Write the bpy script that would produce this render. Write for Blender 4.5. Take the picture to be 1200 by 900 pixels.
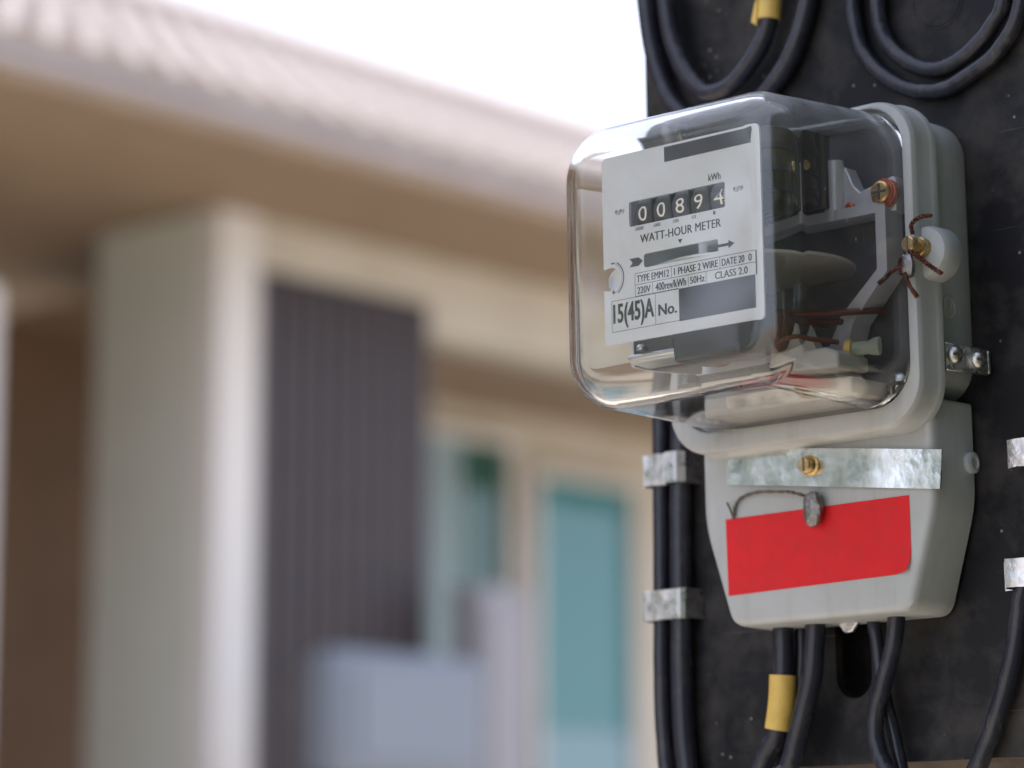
import bpy, bmesh, math, random
from mathutils import Matrix, Vector
random.seed(7)
PI = math.pi
sc = bpy.context.scene
C = sc.collection
for o in list(bpy.data.objects): bpy.data.objects.remove(o)

# ------------------------------------------------------------------ camera, sky, sun, exposure
H = 1.75                                   # height of the meter's name plate above ground
YAW, PITCH = math.radians(42.07), math.radians(10.05)
cam_d = bpy.data.cameras.new('camera')
cam_d.sensor_width = 36.0
cam_d.lens = 102.0
cam_d.clip_start, cam_d.clip_end = 0.05, 3000
cam_d.dof.use_dof = True
cam_d.dof.focus_distance = 1.19
cam_d.dof.aperture_fstop = 5.9
cam_d.dof.aperture_blades = 0
cam = bpy.data.objects.new('camera', cam_d)
C.objects.link(cam)
cam.location = (0.72851, -0.91193, 1.48182)
cam.rotation_euler = (PI / 2 + PITCH, 0, YAW)
sc.camera = cam

SUN_EL, SUN_AZ = math.radians(44), math.radians(-10)      # azimuth from +Y towards +X
w = bpy.data.worlds.new('World'); sc.world = w; w.use_nodes = True
nt = w.node_tree; nt.nodes.clear()
sky = nt.nodes.new('ShaderNodeTexSky'); sky.sky_type = 'NISHITA'; sky.sun_disc = False
sky.sun_elevation = SUN_EL; sky.sun_rotation = SUN_AZ
sky.air_density = 1.0; sky.dust_density = 1.5; sky.ozone_density = 1.0
bg = nt.nodes.new('ShaderNodeBackground'); bg.inputs['Strength'].default_value = 0.15
wo = nt.nodes.new('ShaderNodeOutputWorld')
# thin bright haze over the whole sky: the blue is washed towards white evenly in every direction
hz = nt.nodes.new('ShaderNodeMix'); hz.data_type = 'RGBA'; hz.inputs['Factor'].default_value = 0.80; hz.inputs['B'].default_value = (4.75, 5.1, 6.2, 1)
nt.links.new(sky.outputs[0], hz.inputs['A']); nt.links.new(hz.outputs['Result'], bg.inputs[0]); nt.links.new(bg.outputs[0], wo.inputs[0])

sd = bpy.data.lights.new('sun', 'SUN'); sd.energy = 4.5; sd.angle = math.radians(0.6); sd.color = (1.0, 0.93, 0.84)
sun = bpy.data.objects.new('sun', sd); C.objects.link(sun)
sdir = Vector((math.cos(SUN_EL) * math.sin(SUN_AZ), math.cos(SUN_EL) * math.cos(SUN_AZ), math.sin(SUN_EL)))
sun.location = (0, 0, 12); sun.rotation_euler = (-sdir).to_track_quat('-Z', 'Y').to_euler()

sc.view_settings.view_transform = 'Standard'; sc.view_settings.look = 'None'
sc.view_settings.exposure = 1.08; sc.view_settings.gamma = 1.0; sc.view_settings.use_curve_mapping = False
cy = sc.cycles
cy.use_denoising = True
cy.max_bounces = 24; cy.transmission_bounces = 20; cy.glossy_bounces = 8; cy.diffuse_bounces = 5; cy.transparent_max_bounces = 16
cy.sample_clamp_indirect = 8.0; cy.blur_glossy = 0.3
cy.caustics_refractive = True; cy.caustics_reflective = True

# ------------------------------------------------------------------ materials
MATS = {}
def mat(name, col, rough=0.5, metal=0.0, noise=None, bump=None, spec=0.5, trans=0.0, ior=1.45, coat=0.0, rnoise=None):
    """noise=(scale, colour2, lo, hi); bump=(scale, strength, distance)"""
    m = bpy.data.materials.new(name); m.use_nodes = True
    n = m.node_tree; p = n.nodes['Principled BSDF']
    p.inputs['Base Color'].default_value = (*col, 1); p.inputs['Roughness'].default_value = rough
    p.inputs['Metallic'].default_value = metal; p.inputs['Specular IOR Level'].default_value = spec
    p.inputs['Transmission Weight'].default_value = trans; p.inputs['IOR'].default_value = ior
    p.inputs['Coat Weight'].default_value = coat
    tc = n.nodes.new('ShaderNodeTexCoord')
    if noise:
        s, c2, lo, hi = noise
        t = n.nodes.new('ShaderNodeTexNoise'); t.inputs['Scale'].default_value = s; t.inputs['Detail'].default_value = 6; t.inputs['Roughness'].default_value = 0.62
        r = n.nodes.new('ShaderNodeValToRGB'); r.color_ramp.elements[0].position = lo; r.color_ramp.elements[1].position = hi
        r.color_ramp.elements[0].color = (*col, 1); r.color_ramp.elements[1].color = (*c2, 1)
        n.links.new(tc.outputs['Object'], t.inputs['Vector']); n.links.new(t.outputs['Fac'], r.inputs['Fac']); n.links.new(r.outputs['Color'], p.inputs['Base Color'])
    if rnoise:
        s, a, b = rnoise
        t = n.nodes.new('ShaderNodeTexNoise'); t.inputs['Scale'].default_value = s; t.inputs['Detail'].default_value = 5
        q = n.nodes.new('ShaderNodeMapRange'); q.inputs['From Min'].default_value = 0.3; q.inputs['From Max'].default_value = 0.7
        q.inputs['To Min'].default_value = a; q.inputs['To Max'].default_value = b
        n.links.new(tc.outputs['Object'], t.inputs['Vector']); n.links.new(t.outputs['Fac'], q.inputs['Value']); n.links.new(q.outputs['Result'], p.inputs['Roughness'])
    if bump:
        s, st, d = bump
        t = n.nodes.new('ShaderNodeTexNoise'); t.inputs['Scale'].default_value = s; t.inputs['Detail'].default_value = 4
        b = n.nodes.new('ShaderNodeBump'); b.inputs['Strength'].default_value = st; b.inputs['Distance'].default_value = d
        n.links.new(tc.outputs['Object'], t.inputs['Vector']); n.links.new(t.outputs['Fac'], b.inputs['Height']); n.links.new(b.outputs['Normal'], p.inputs['Normal'])
    MATS[name] = m
    return m

def board_mat():
    m = mat('board_plastic', (0.020, 0.019, 0.021), 0.5, spec=0.22, bump=(900, 0.25, 0.0003))
    n = m.node_tree; p = n.nodes['Principled BSDF']
    tc = n.nodes.new('ShaderNodeTexCoord')
    a = n.nodes.new('ShaderNodeTexNoise'); a.inputs['Scale'].default_value = 22; a.inputs['Detail'].default_value = 8; a.inputs['Roughness'].default_value = 0.65
    ra = n.nodes.new('ShaderNodeValToRGB'); ra.color_ramp.elements[0].position = 0.45; ra.color_ramp.elements[1].position = 0.78
    ra.color_ramp.elements[0].color = (0.009, 0.009, 0.012, 1); ra.color_ramp.elements[1].color = (0.070, 0.063, 0.058, 1)
    v = n.nodes.new('ShaderNodeTexVoronoi'); v.inputs['Scale'].default_value = 160; v.feature = 'F1'
    rv = n.nodes.new('ShaderNodeValToRGB'); rv.color_ramp.elements[0].position = 0.05; rv.color_ramp.elements[1].position = 0.13
    rv.color_ramp.elements[0].color = (1, 1, 1, 1); rv.color_ramp.elements[1].color = (0, 0, 0, 1)
    b = n.nodes.new('ShaderNodeTexNoise'); b.inputs['Scale'].default_value = 30
    gt = n.nodes.new('ShaderNodeMath'); gt.operation = 'GREATER_THAN'; gt.inputs[1].default_value = 0.54
    mu = n.nodes.new('ShaderNodeMath'); mu.operation = 'MULTIPLY'
    # long fine scratches
    mp = n.nodes.new('ShaderNodeMapping'); mp.inputs['Rotation'].default_value = (0, 0.5, 0); mp.inputs['Scale'].default_value = (12, 30, 600)
    s = n.nodes.new('ShaderNodeTexNoise'); s.inputs['Scale'].default_value = 1.0; s.inputs['Detail'].default_value = 2
    rs = n.nodes.new('ShaderNodeValToRGB'); rs.color_ramp.elements[0].position = 0.70; rs.color_ramp.elements[1].position = 0.76
    mx = n.nodes.new('ShaderNodeMix'); mx.data_type = 'RGBA'; mx.inputs['B'].default_value = (0.22, 0.20, 0.18, 1)
    mx2 = n.nodes.new('ShaderNodeMix'); mx2.data_type = 'RGBA'; mx2.inputs['B'].default_value = (0.12, 0.11, 0.10, 1)
    L = n.links.new
    for t in (a, v, b): L(tc.outputs['Object'], t.inputs['Vector'])
    L(tc.outputs['Object'], mp.inputs['Vector']); L(mp.outputs['Vector'], s.inputs['Vector']); L(s.outputs['Fac'], rs.inputs['Fac'])
    L(a.outputs['Fac'], ra.inputs['Fac']); L(v.outputs['Distance'], rv.inputs['Fac']); L(b.outputs['Fac'], gt.inputs[0])
    L(rv.outputs['Color'], mu.inputs[0]); L(gt.outputs[0], mu.inputs[1])
    L(ra.outputs['Color'], mx.inputs['A']); L(mu.outputs[0], mx.inputs['Factor'])
    L(mx.outputs['Result'], mx2.inputs['A']); L(rs.outputs['Color'], mx2.inputs['Factor']); L(mx2.outputs['Result'], p.inputs['Base Color'])
board_mat()
GREY = (0.415, 0.43, 0.44)
mat('grey_plastic', GREY, 0.42, noise=(40, (0.36, 0.37, 0.372), 0.35, 0.8), bump=(2500, 0.06, 0.0002), rnoise=(30, 0.36, 0.5))
mat('dark_interior', (0.045, 0.045, 0.048), 0.6)
mat('interior_panel', (0.10, 0.098, 0.108), 0.55, noise=(70, (0.065, 0.06, 0.065), 0.4, 0.7))
mat('name_plate', (0.66, 0.66, 0.66), 0.45, noise=(60, (0.60, 0.60, 0.60), 0.4, 0.8))
mat('print_dark', (0.045, 0.043, 0.055), 0.5)
mat('print_black', (0.02, 0.02, 0.022), 0.5)
mat('drum_dark', (0.035, 0.033, 0.042), 0.5)
mat('digit_cream', (0.80, 0.74, 0.60), 0.5)
mat('red_sticker', (0.66, 0.014, 0.020), 0.5, noise=(120, (0.60, 0.013, 0.018), 0.4, 0.7), spec=0.3, bump=(55, 0.25, 0.0012))
mat('aluminium', (0.82, 0.81, 0.78), 0.30, 1.0, noise=(70, (0.60, 0.59, 0.54), 0.42, 0.68), bump=(45, 0.35, 0.0016), rnoise=(90, 0.10, 0.30))
mat('clip_metal', (0.70, 0.69, 0.70), 0.30, 1.0, noise=(160, (0.42, 0.38, 0.35), 0.52, 0.72), bump=(130, 0.6, 0.0016), rnoise=(200, 0.2, 0.5))
mat('frame_metal', (0.62, 0.62, 0.66), 0.42, 0.25)
mat('disc_metal', (0.62, 0.60, 0.56), 0.42, 0.55)
mat('steel', (0.55, 0.54, 0.52), 0.35, 1.0)
mat('brass', (0.62, 0.43, 0.20), 0.35, 1.0, noise=(300, (0.30, 0.20, 0.10), 0.45, 0.7))
mat('copper', (0.48, 0.10, 0.04), 0.42, 0.5)
mat('coil_tape', (0.050, 0.042, 0.030), 0.55, noise=(120, (0.10, 0.075, 0.04), 0.5, 0.7))
mat('coil_enamel', (0.13, 0.030, 0.014), 0.38, 0.3)
mat('copper_wire', (0.060, 0.018, 0.011), 0.42, 0.2, noise=(700, (0.19, 0.038, 0.016), 0.5, 0.65))
mat('iron_wire', (0.16, 0.14, 0.12), 0.5, 0.6)
mat('lead', (0.22, 0.21, 0.205), 0.42, 0.8, noise=(400, (0.40, 0.38, 0.36), 0.5, 0.7), bump=(500, 0.6, 0.001))
mat('cable_black', (0.019, 0.020, 0.032), 0.27, noise=(55, (0.045, 0.042, 0.048), 0.5, 0.8), bump=(700, 0.12, 0.0003))
mat('yellow_sleeve', (0.66, 0.45, 0.11), 0.42, noise=(80, (0.54, 0.36, 0.09), 0.4, 0.7), bump=(150, 0.35, 0.0012))
mat('white_bush', (0.46, 0.44, 0.40), 0.5)
mat('clear_sleeve', (0.72, 0.80, 0.62), 0.25, trans=0.6)
mat('beige_block', (0.62, 0.54, 0.44), 0.5)
m = mat('clear_cover', (0.985, 0.992, 0.99), 0.0, trans=1.0, ior=1.49)
def dust_and_sky_sheen(m):
    # thin uneven dust and water marks, plus sky reflection painted on upward faces
    n = m.node_tree; p = n.nodes['Principled BSDF']; out = n.nodes['Material Output']; L = n.links.new
    tc = n.nodes.new('ShaderNodeTexCoord')
    a = n.nodes.new('ShaderNodeTexNoise'); a.inputs['Scale'].default_value = 28; a.inputs['Detail'].default_value = 7; a.inputs['Roughness'].default_value = 0.65
    ra = n.nodes.new('ShaderNodeMapRange'); ra.inputs['From Min'].default_value = 0.38; ra.inputs['From Max'].default_value = 0.75; ra.inputs['To Min'].default_value = 0.004; ra.inputs['To Max'].default_value = 0.05
    v = n.nodes.new('ShaderNodeTexVoronoi'); v.inputs['Scale'].default_value = 110
    rv = n.nodes.new('ShaderNodeMapRange'); rv.inputs['From Min'].default_value = 0.06; rv.inputs['From Max'].default_value = 0.11; rv.inputs['To Min'].default_value = 0.28; rv.inputs['To Max'].default_value = 0.0
    b = n.nodes.new('ShaderNodeTexNoise'); b.inputs['Scale'].default_value = 45
    gt = n.nodes.new('ShaderNodeMath'); gt.operation = 'GREATER_THAN'; gt.inputs[1].default_value = 0.58
    mu = n.nodes.new('ShaderNodeMath'); mu.operation = 'MULTIPLY'; ad = n.nodes.new('ShaderNodeMath'); ad.operation = 'ADD'
    d = n.nodes.new('ShaderNodeBsdfDiffuse'); d.inputs['Color'].default_value = (0.70, 0.71, 0.73, 1)
    mx = n.nodes.new('ShaderNodeMixShader')
    for t in (a, v, b): L(tc.outputs['Object'], t.inputs['Vector'])
    L(a.outputs['Fac'], ra.inputs['Value']); L(v.outputs['Distance'], rv.inputs['Value']); L(b.outputs['Fac'], gt.inputs[0])
    ge = n.nodes.new('ShaderNodeNewGeometry'); sx = n.nodes.new('ShaderNodeSeparateXYZ'); rz = n.nodes.new('ShaderNodeMapRange')
    rz.inputs['From Min'].default_value = 0.15; rz.inputs['From Max'].default_value = 0.95; rz.inputs['To Max'].default_value = 0.24  # upward faces whitened: sky reflection put into the colour
    dm = n.nodes.new('ShaderNodeMath'); dm.operation = 'MULTIPLY_ADD'; dn = n.nodes.new('ShaderNodeMapRange'); dn.inputs['From Min'].default_value = 0.25; dn.inputs['From Max'].default_value = 0.65
    L(ge.outputs['Normal'], sx.inputs[0]); L(sx.outputs['Z'], rz.inputs['Value']); L(a.outputs['Fac'], dn.inputs['Value']); L(rz.outputs['Result'], dm.inputs[0]); L(dn.outputs['Result'], dm.inputs[1]); L(ra.outputs['Result'], dm.inputs[2])
    L(rv.outputs['Result'], mu.inputs[0]); L(gt.outputs[0], mu.inputs[1]); L(dm.outputs[0], ad.inputs[0]); L(mu.outputs[0], ad.inputs[1])
    L(ad.outputs[0], mx.inputs['Fac']); L(p.outputs['BSDF'], mx.inputs[1]); L(d.outputs['BSDF'], mx.inputs[2]); L(mx.outputs['Shader'], out.inputs['Surface'])
dust_and_sky_sheen(m)
def grime(m, col, scale=(14, 14, 2.2), lo=0.5, hi=0.82, amt=0.55):
    # streaks of rain-washed dirt over the base colour
    n = m.node_tree; p = n.nodes['Principled BSDF']; L = n.links.new; src = p.inputs['Base Color'].links[0].from_socket
    tc = n.nodes.new('ShaderNodeTexCoord'); mp = n.nodes.new('ShaderNodeMapping'); mp.inputs['Scale'].default_value = scale
    t = n.nodes.new('ShaderNodeTexNoise'); t.inputs['Scale'].default_value = 5; t.inputs['Detail'].default_value = 8; t.inputs['Roughness'].default_value = 0.7
    r = n.nodes.new('ShaderNodeMapRange'); r.inputs['From Min'].default_value = lo; r.inputs['From Max'].default_value = hi; r.inputs['To Max'].default_value = amt
    mx = n.nodes.new('ShaderNodeMix'); mx.data_type = 'RGBA'; mx.inputs['B'].default_value = (*col, 1)
    L(tc.outputs['Object'], mp.inputs['Vector']); L(mp.outputs['Vector'], t.inputs['Vector']); L(t.outputs['Fac'], r.inputs['Value']); L(r.outputs['Result'], mx.inputs['Factor']); L(src, mx.inputs['A']); L(mx.outputs['Result'], p.inputs['Base Color'])
grime(MATS['grey_plastic'], (0.27, 0.25, 0.215), amt=0.7)
grime(MATS['red_sticker'], (0.40, 0.03, 0.03), (20, 20, 20), 0.5, 0.8, 0.5)
grime(MATS['cable_black'], (0.11, 0.10, 0.09), (60, 60, 12), 0.55, 0.8, 0.6)
# house and ground
mat('concrete', (0.24, 0.20, 0.165), 0.85, noise=(18, (0.15, 0.125, 0.10), 0.35, 0.7), bump=(120, 0.5, 0.003))
mat('ground_soil', (0.46, 0.38, 0.29), 0.9, noise=(3, (0.36, 0.31, 0.23), 0.35, 0.7), bump=(25, 0.4, 0.02))
mat('paving', (0.52, 0.47, 0.40), 0.8, noise=(6, (0.43, 0.39, 0.33), 0.35, 0.7), bump=(60, 0.3, 0.004))
mat('beige_wall', (0.55, 0.515, 0.45), 0.8, noise=(5, (0.48, 0.445, 0.385), 0.35, 0.7), bump=(150, 0.2, 0.003))
mat('sage_wall', (0.54, 0.56, 0.52), 0.8, noise=(4, (0.50, 0.52, 0.48), 0.35, 0.7))
mat('white_trim', (0.66, 0.64, 0.635), 0.6)
mat('brown_wall', (0.19, 0.115, 0.07), 0.75, noise=(5, (0.15, 0.09, 0.055), 0.35, 0.7))
mat('brown_soffit', (0.31, 0.225, 0.155), 0.7, noise=(7, (0.265, 0.19, 0.13), 0.35, 0.7))
mat('dark_slat', (0.046, 0.038, 0.046), 0.5, noise=(12, (0.062, 0.050, 0.055), 0.35, 0.7))
mat('roof_tile', (0.41, 0.355, 0.34), 0.7, noise=(9, (0.34, 0.29, 0.28), 0.35, 0.7))
mat('teal_glass', (0.042, 0.205, 0.235), 0.06, spec=0.9)
mat('dark_glass', (0.03, 0.10, 0.085), 0.06, spec=0.9)
mat('painted_sky_reflection', (0.22, 0.36, 0.43), 0.35)  # paler blue for sky mirrored low in the tall windows, as colour
mat('painted_reflection', (0.30, 0.40, 0.45), 0.8)  # pale tone of light mirrored in the upper window, as colour
mat('pale_enamel', (0.19, 0.22, 0.27), 0.45)
mat('white_enamel', (0.27, 0.265, 0.295), 0.45)
mat('black_grille', (0.02, 0.022, 0.025), 0.5)

# ------------------------------------------------------------------ mesh helpers
class MB:
    def __init__(s): s.v = []; s.f = []
    def add(s, v, f):
        o = len(s.v); s.v += [tuple(p) for p in v]; s.f += [tuple(i + o for i in q) for q in f]; return s
    def box(s, x0, x1, y0, y1, z0, z1):
        return s.add([(x0,y0,z0),(x1,y0,z0),(x1,y1,z0),(x0,y1,z0),(x0,y0,z1),(x1,y0,z1),(x1,y1,z1),(x0,y1,z1)],
                     [(0,3,2,1),(4,5,6,7),(0,1,5,4),(1,2,6,5),(2,3,7,6),(3,0,4,7)])
    def prism(s, poly, y0, y1):
        """poly: (x,z) counter-clockwise seen from -Y (the front)"""
        n = len(poly); v = [(x, y0, z) for x, z in poly] + [(x, y1, z) for x, z in poly]
        f = [tuple(range(n)), tuple(range(2*n-1, n-1, -1))] + [(i, i+n, (i+1)%n+n, (i+1)%n) for i in range(n)]
        return s.add(v, f)
    def rings(s, rs, cap0=True, cap1=True, closed=False):
        n = len(rs[0]); v = [p for r in rs for p in r]; f = []
        m = len(rs)
        for k in range(m if closed else m-1):
            a, b = k*n, ((k+1) % m)*n
            f += [(a+i, a+(i+1)%n, b+(i+1)%n, b+i) for i in range(n)]
        if not closed:
            if cap0: f.append(tuple(range(n-1, -1, -1)))
            if cap1: f.append(tuple((m-1)*n+i for i in range(n)))
        return s.add(v, f)
    def tube(s, pts, r, seg=12, sub=6, smooth=True):
        P = [Vector(p) for p in pts]
        if smooth and len(P) > 2: P = catmull(P, sub)
        rr = r if callable(r) else (lambda t: r)
        T = []
        for i in range(len(P)):
            T.append((P[min(i+1, len(P)-1)] - P[max(i-1, 0)]).normalized())
        u = T[0].orthogonal().normalized(); rs = []
        for i, p in enumerate(P):
            u = (u - T[i]*u.dot(T[i])).normalized(); wv = T[i].cross(u); q = rr(i/(len(P)-1))
            rs.append([p + (u*math.cos(2*PI*k/seg) + wv*math.sin(2*PI*k/seg))*q for k in range(seg)])
        return s.rings(rs)
    def lathe(s, c, axis, prof, seg=24, a0=None):
        """prof: list of (distance along axis, radius)"""
        c = Vector(c); ax = Vector(axis).normalized(); u = (Vector(a0) if a0 else ax.orthogonal()).normalized(); wv = ax.cross(u)
        return s.rings([[c + ax*t + (u*math.cos(2*PI*k/seg) + wv*math.sin(2*PI*k/seg))*max(r, 1e-4) for k in range(seg)] for t, r in prof])
    def cyl(s, c, axis, r, h, seg=24, bev=0.0):
        if bev: return s.lathe(c, axis, [(0, r-bev), (bev, r), (h-bev, r), (h, r-bev)], seg)
        return s.lathe(c, axis, [(0, r), (h, r)], seg)
    def torus(s, c, axis, R, r, seg=28, rs_=10, arc=1.0, a0=None):
        c = Vector(c); ax = Vector(axis).normalized(); u = (Vector(a0) if a0 else ax.orthogonal()).normalized(); wv = ax.cross(u)
        rings = []
        for k in range(seg if arc >= 1 else seg+1):
            a = 2*PI*arc*k/seg; d = u*math.cos(a) + wv*math.sin(a)
            rings.append([c + d*(R + r*math.cos(2*PI*j/rs_)) + ax*(r*math.sin(2*PI*j/rs_)) for j in range(rs_)])
        return s.rings(rings, closed=arc >= 1)

def catmull(P, sub):
    out = []
    Q = [P[0]*2 - P[1]] + P + [P[-1]*2 - P[-2]]
    for i in range(1, len(Q)-2):
        p0, p1, p2, p3 = Q[i-1], Q[i], Q[i+1], Q[i+2]
        for k in range(sub):
            t = k/sub
            out.append(0.5*((2*p1) + (p2-p0)*t + (2*p0-5*p1+4*p2-p3)*t*t + (3*p1-p0-3*p2+p3)*t**3))
    out.append(P[-1]); return out

def rrect(cx, cz, hw, hh, r, y, n=8):
    """rounded rectangle ring in the XZ plane at depth y, counter-clockwise seen from the front (-Y)"""
    r = max(0.02, min(r, hw-0.01, hh-0.01)); pts = []
    for (sx, sz, a0) in ((1, -1, -PI/2), (1, 1, 0), (-1, 1, PI/2), (-1, -1, PI)):
        for k in range(n+1):
            a = a0 + PI/2*k/n
            pts.append((cx + sx*(hw-r) + r*math.cos(a), y, cz + sz*(hh-r) + r*math.sin(a)))
    return pts
def rpoly(cx, cz, hw, hh, r, n=5): return [(p[0], p[2]) for p in rrect(cx, cz, hw, hh, r, 0, n)]

# frame of the tilted meter board: millimetres, origin at the centre of the name plate, y away from the viewer
BROT = Matrix(((0.99994075, 0.00247727, -0.01060022), (-0.00257847, 0.99995113, -0.00954367), (0.01057606, 0.00957044, 0.99989827)))
BM = Matrix.Translation((0, 0, H)) @ BROT.to_4x4()
ORI = {}
def props(o, label, cat, group=None, kind=None):
    if label: o['label'] = label
    if cat: o['category'] = cat
    if group: o['group'] = group
    if kind: o['kind'] = kind
    return o
def frame_matrix(origin, mm): return BM @ Matrix.Translation(Vector(origin)*0.001) if mm else Matrix.Translation(Vector(origin))
def thing(name, label, cat, origin=(0,0,0), group=None, mm=True, kind=None):
    o = bpy.data.objects.new(name, None); C.objects.link(o); o.empty_display_size = 0.02
    o.matrix_world = frame_matrix(origin, mm); ORI[o] = (Vector(origin), mm)
    return props(o, label, cat, group, kind)
def to_mesh(name, mb, m, origin, mm, smooth, angle=35):
    s = 0.001 if mm else 1.0
    me = bpy.data.meshes.new(name)
    me.from_pydata([(Vector(v)-origin)*s for v in mb.v], [], mb.f); me.update()
    bm = bmesh.new(); bm.from_mesh(me); bmesh.ops.recalc_face_normals(bm, faces=bm.faces); bm.to_mesh(me); bm.free()
    if smooth:
        me.shade_smooth(); me.set_sharp_from_angle(angle=math.radians(angle))
    me.materials.append(MATS[m]); return me
def part(name, mb, m, parent, smooth=True, bevel=0, label=None, angle=35, kind=None):
    org, mm = ORI[parent]
    me = to_mesh(name, mb, m, org, mm, smooth, angle)
    o = bpy.data.objects.new(name, me); C.objects.link(o); o.parent = parent; ORI[o] = (org, mm)
    if bevel: add_bevel(o, bevel*(0.001 if mm else 1))
    if label: o['label'] = label
    if kind: o['kind'] = kind
    return o
def solo(name, mb, m, label, cat, origin=(0,0,0), mm=True, group=None, kind=None, smooth=True, bevel=0):
    me = to_mesh(name, mb, m, Vector(origin), mm, smooth)
    o = bpy.data.objects.new(name, me); C.objects.link(o); o.matrix_world = frame_matrix(origin, mm); ORI[o] = (Vector(origin), mm)
    if bevel: add_bevel(o, bevel*(0.001 if mm else 1))
    return props(o, label, cat, group, kind)
def add_bevel(o, wd, seg=2):
    b = o.modifiers.new('bevel', 'BEVEL'); b.width = wd; b.segments = seg; b.limit_method = 'ANGLE'; b.angle_limit = math.radians(40); b.harden_normals = False
def filled(outer, holes, y0, y1):
    """flat plate with holes, as an MB in mm"""
    cu = bpy.data.curves.new('tmp', 'CURVE'); cu.dimensions = '2D'; cu.fill_mode = 'BOTH'
    for loop in [outer] + holes:
        sp = cu.splines.new('POLY'); sp.points.add(len(loop)-1); sp.use_cyclic_u = True
        for q, (x, z) in zip(sp.points, loop): q.co = (x, z, 0, 1)
    cu.extrude = (y1-y0)/2
    return curve_mb(cu, lambda v: (v.x, (y0+y1)/2 - v.z, v.y))
def curve_mb(cu, fn):
    ob = bpy.data.objects.new('tmp', cu); C.objects.link(ob)
    dg = bpy.context.evaluated_depsgraph_get(); dg.update()
    me = bpy.data.meshes.new_from_object(ob.evaluated_get(dg))
    mb = MB(); mb.add([fn(v.co) for v in me.vertices], [tuple(p.vertices) for p in me.polygons])
    bpy.data.objects.remove(ob); bpy.data.curves.remove(cu); bpy.data.meshes.remove(me)
    return mb
def text_mb(s, x0, x1, z0, z1, y, bold=0.0, space=1.0, extrude=0.08):
    """lettering fitted into the rectangle x0..x1, z0..z1 (cap height) at depth y"""
    cu = bpy.data.curves.new('tmp', 'FONT'); cu.body = s; cu.size = 1; cu.offset = bold; cu.space_character = space; cu.extrude = 0.0; cu.resolution_u = 3
    mb = curve_mb(cu, lambda v: (v.x, 0, v.y))
    xs = [v[0] for v in mb.v]; zs = [v[2] for v in mb.v]
    a, b, c, d = min(xs), max(xs), min(zs), max(zs)
    mb.v = [(x0+(v[0]-a)/(b-a)*(x1-x0), y, z0+(v[2]-c)/(d-c)*(z1-z0)) for v in mb.v]
    return mb

# ------------------------------------------------------------------ ground
g = MB(); g.box(-900, 900, -900, 900, -0.3, 0)
solo('ground', g, 'ground_soil', None, None, mm=False, kind='structure', smooth=False)
g = MB(); g.box(-3.6, 3.5, -5, 14, -0.05, 0.004)
solo('paving', g, 'paving', None, None, mm=False, kind='structure', smooth=False)

# ------------------------------------------------------------------ concrete pole and meter board
YB = 118.0                                     # board face
g = MB()
def pole_ring(z, h): return [(40+p[0], YB+28+h+p[2], z) for p in rrect(0, 0, h, h, 14, 0, 4)]
g.rings([pole_ring(-1770, 112), pole_ring(3600, 96)])
solo('utility_pole', g, 'concrete', 'weathered square concrete pole behind the black meter board', 'pole', (0, YB+130, -1750))

bd = thing('meter_board', 'large black scuffed plastic board carrying the meter and its cables', 'meter board', (0, YB, -211))
slot = [(-5.6 + 9.4*math.cos(a), -175 + 9.4*math.sin(a)) for a in [PI + PI*k/12 for k in range(13)]] + [(-5.6 + 9.4*math.cos(a), -140 + 9.4*math.sin(a)) for a in [PI*k/12 for k in range(13)]]
outer = rpoly(60, 23.9, 174.5, 236.5, 7)
p = part('panel', filled(outer, [slot], YB, YB+5), 'board_plastic', bd, smooth=True)
add_bevel(p, 0.0008)
g = MB(); g.box(-60, 60, YB+24, YB+26, -200, -110); part('slot_shade_sheet', g, 'board_plastic', bd, smooth=False)  # black sheet added so the slot reads as deep shade
g = MB(); g.prism(rpoly(-113, 24.5, 1.5, 225, 0.8, 2), YB+5, YB+25); part('side_rim', g, 'board_plastic', bd)
g = MB(); g.prism(rpoly(233, 24.5, 1.5, 225, 0.8, 2), YB+5, YB+25); part('side_rim', g, 'board_plastic', bd)
for (x, z, r) in ((-67.3, -196.7, 9), (51.6, 116, 13), (-70, 150, 13)):
    g = MB(); g.torus((x, YB+0.05, z), (0, 1, 0), r, 0.3, 40, 6); part('knockout_ring', g, 'board_plastic', bd)
    g = MB(); g.lathe((x, YB-0.25, z), (0, 1, 0), [(0, r-1.6), (0.3, r-1.2)], 32); part('knockout', g, 'board_plastic', bd)

# ------------------------------------------------------------------ the meter
mt = thing('electricity_meter', 'grey electricity meter with clear cover and white counter plate on the black board', 'electricity meter', (0, YB, -150))
CZ = -8.5
def shell(hw, z0, z1, rc, y_back, fil, draft_w, draft_t, draft_b, yf):
    """rings from the back rim to the front flat"""
    out = []
    for k in range(5):
        t = k/4; y = y_back + (yf+fil-y_back)*t
        a, b, c = hw - draft_w*t, z1 - draft_t*t, z0 + draft_b*t
        out.append((a, c, b, rc, y))
    a, b, c = hw-draft_w, z1-draft_t, z0+draft_b
    for k in range(1, 11):
        th = PI/2*k/10; i = fil*(1-math.cos(th)); out.append((a-i, c+i, b-i, rc-i*0.98, yf+fil*(1-math.sin(th))))
    a2, c2, b2, r2, y2 = out[-1]
    out.append((a2-0.4, c2+0.4, b2-0.4, r2, yf)); out.append((a2-8, c2+8, b2-8, r2, yf))
    return [rrect(0, (q[1]+q[2])/2, q[0], (q[2]-q[1])/2, q[3], q[4], 10) for q in out]
outer_r = shell(61.2, -68.6, 59.2, 23.5, 74.0, 15.5, 0.4, 5.0, 1.4, -12.0)
inner_r = shell(58.2, -65.6, 56.2, 20.0, 74.0, 11.5, 0.4, 5.0, 1.4, -9.0)
cv = MB(); n = len(outer_r[0])
cv.rings(outer_r, cap0=False, cap1=True); no = len(cv.v); cv.rings(inner_r, cap0=False, cap1=True)
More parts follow.
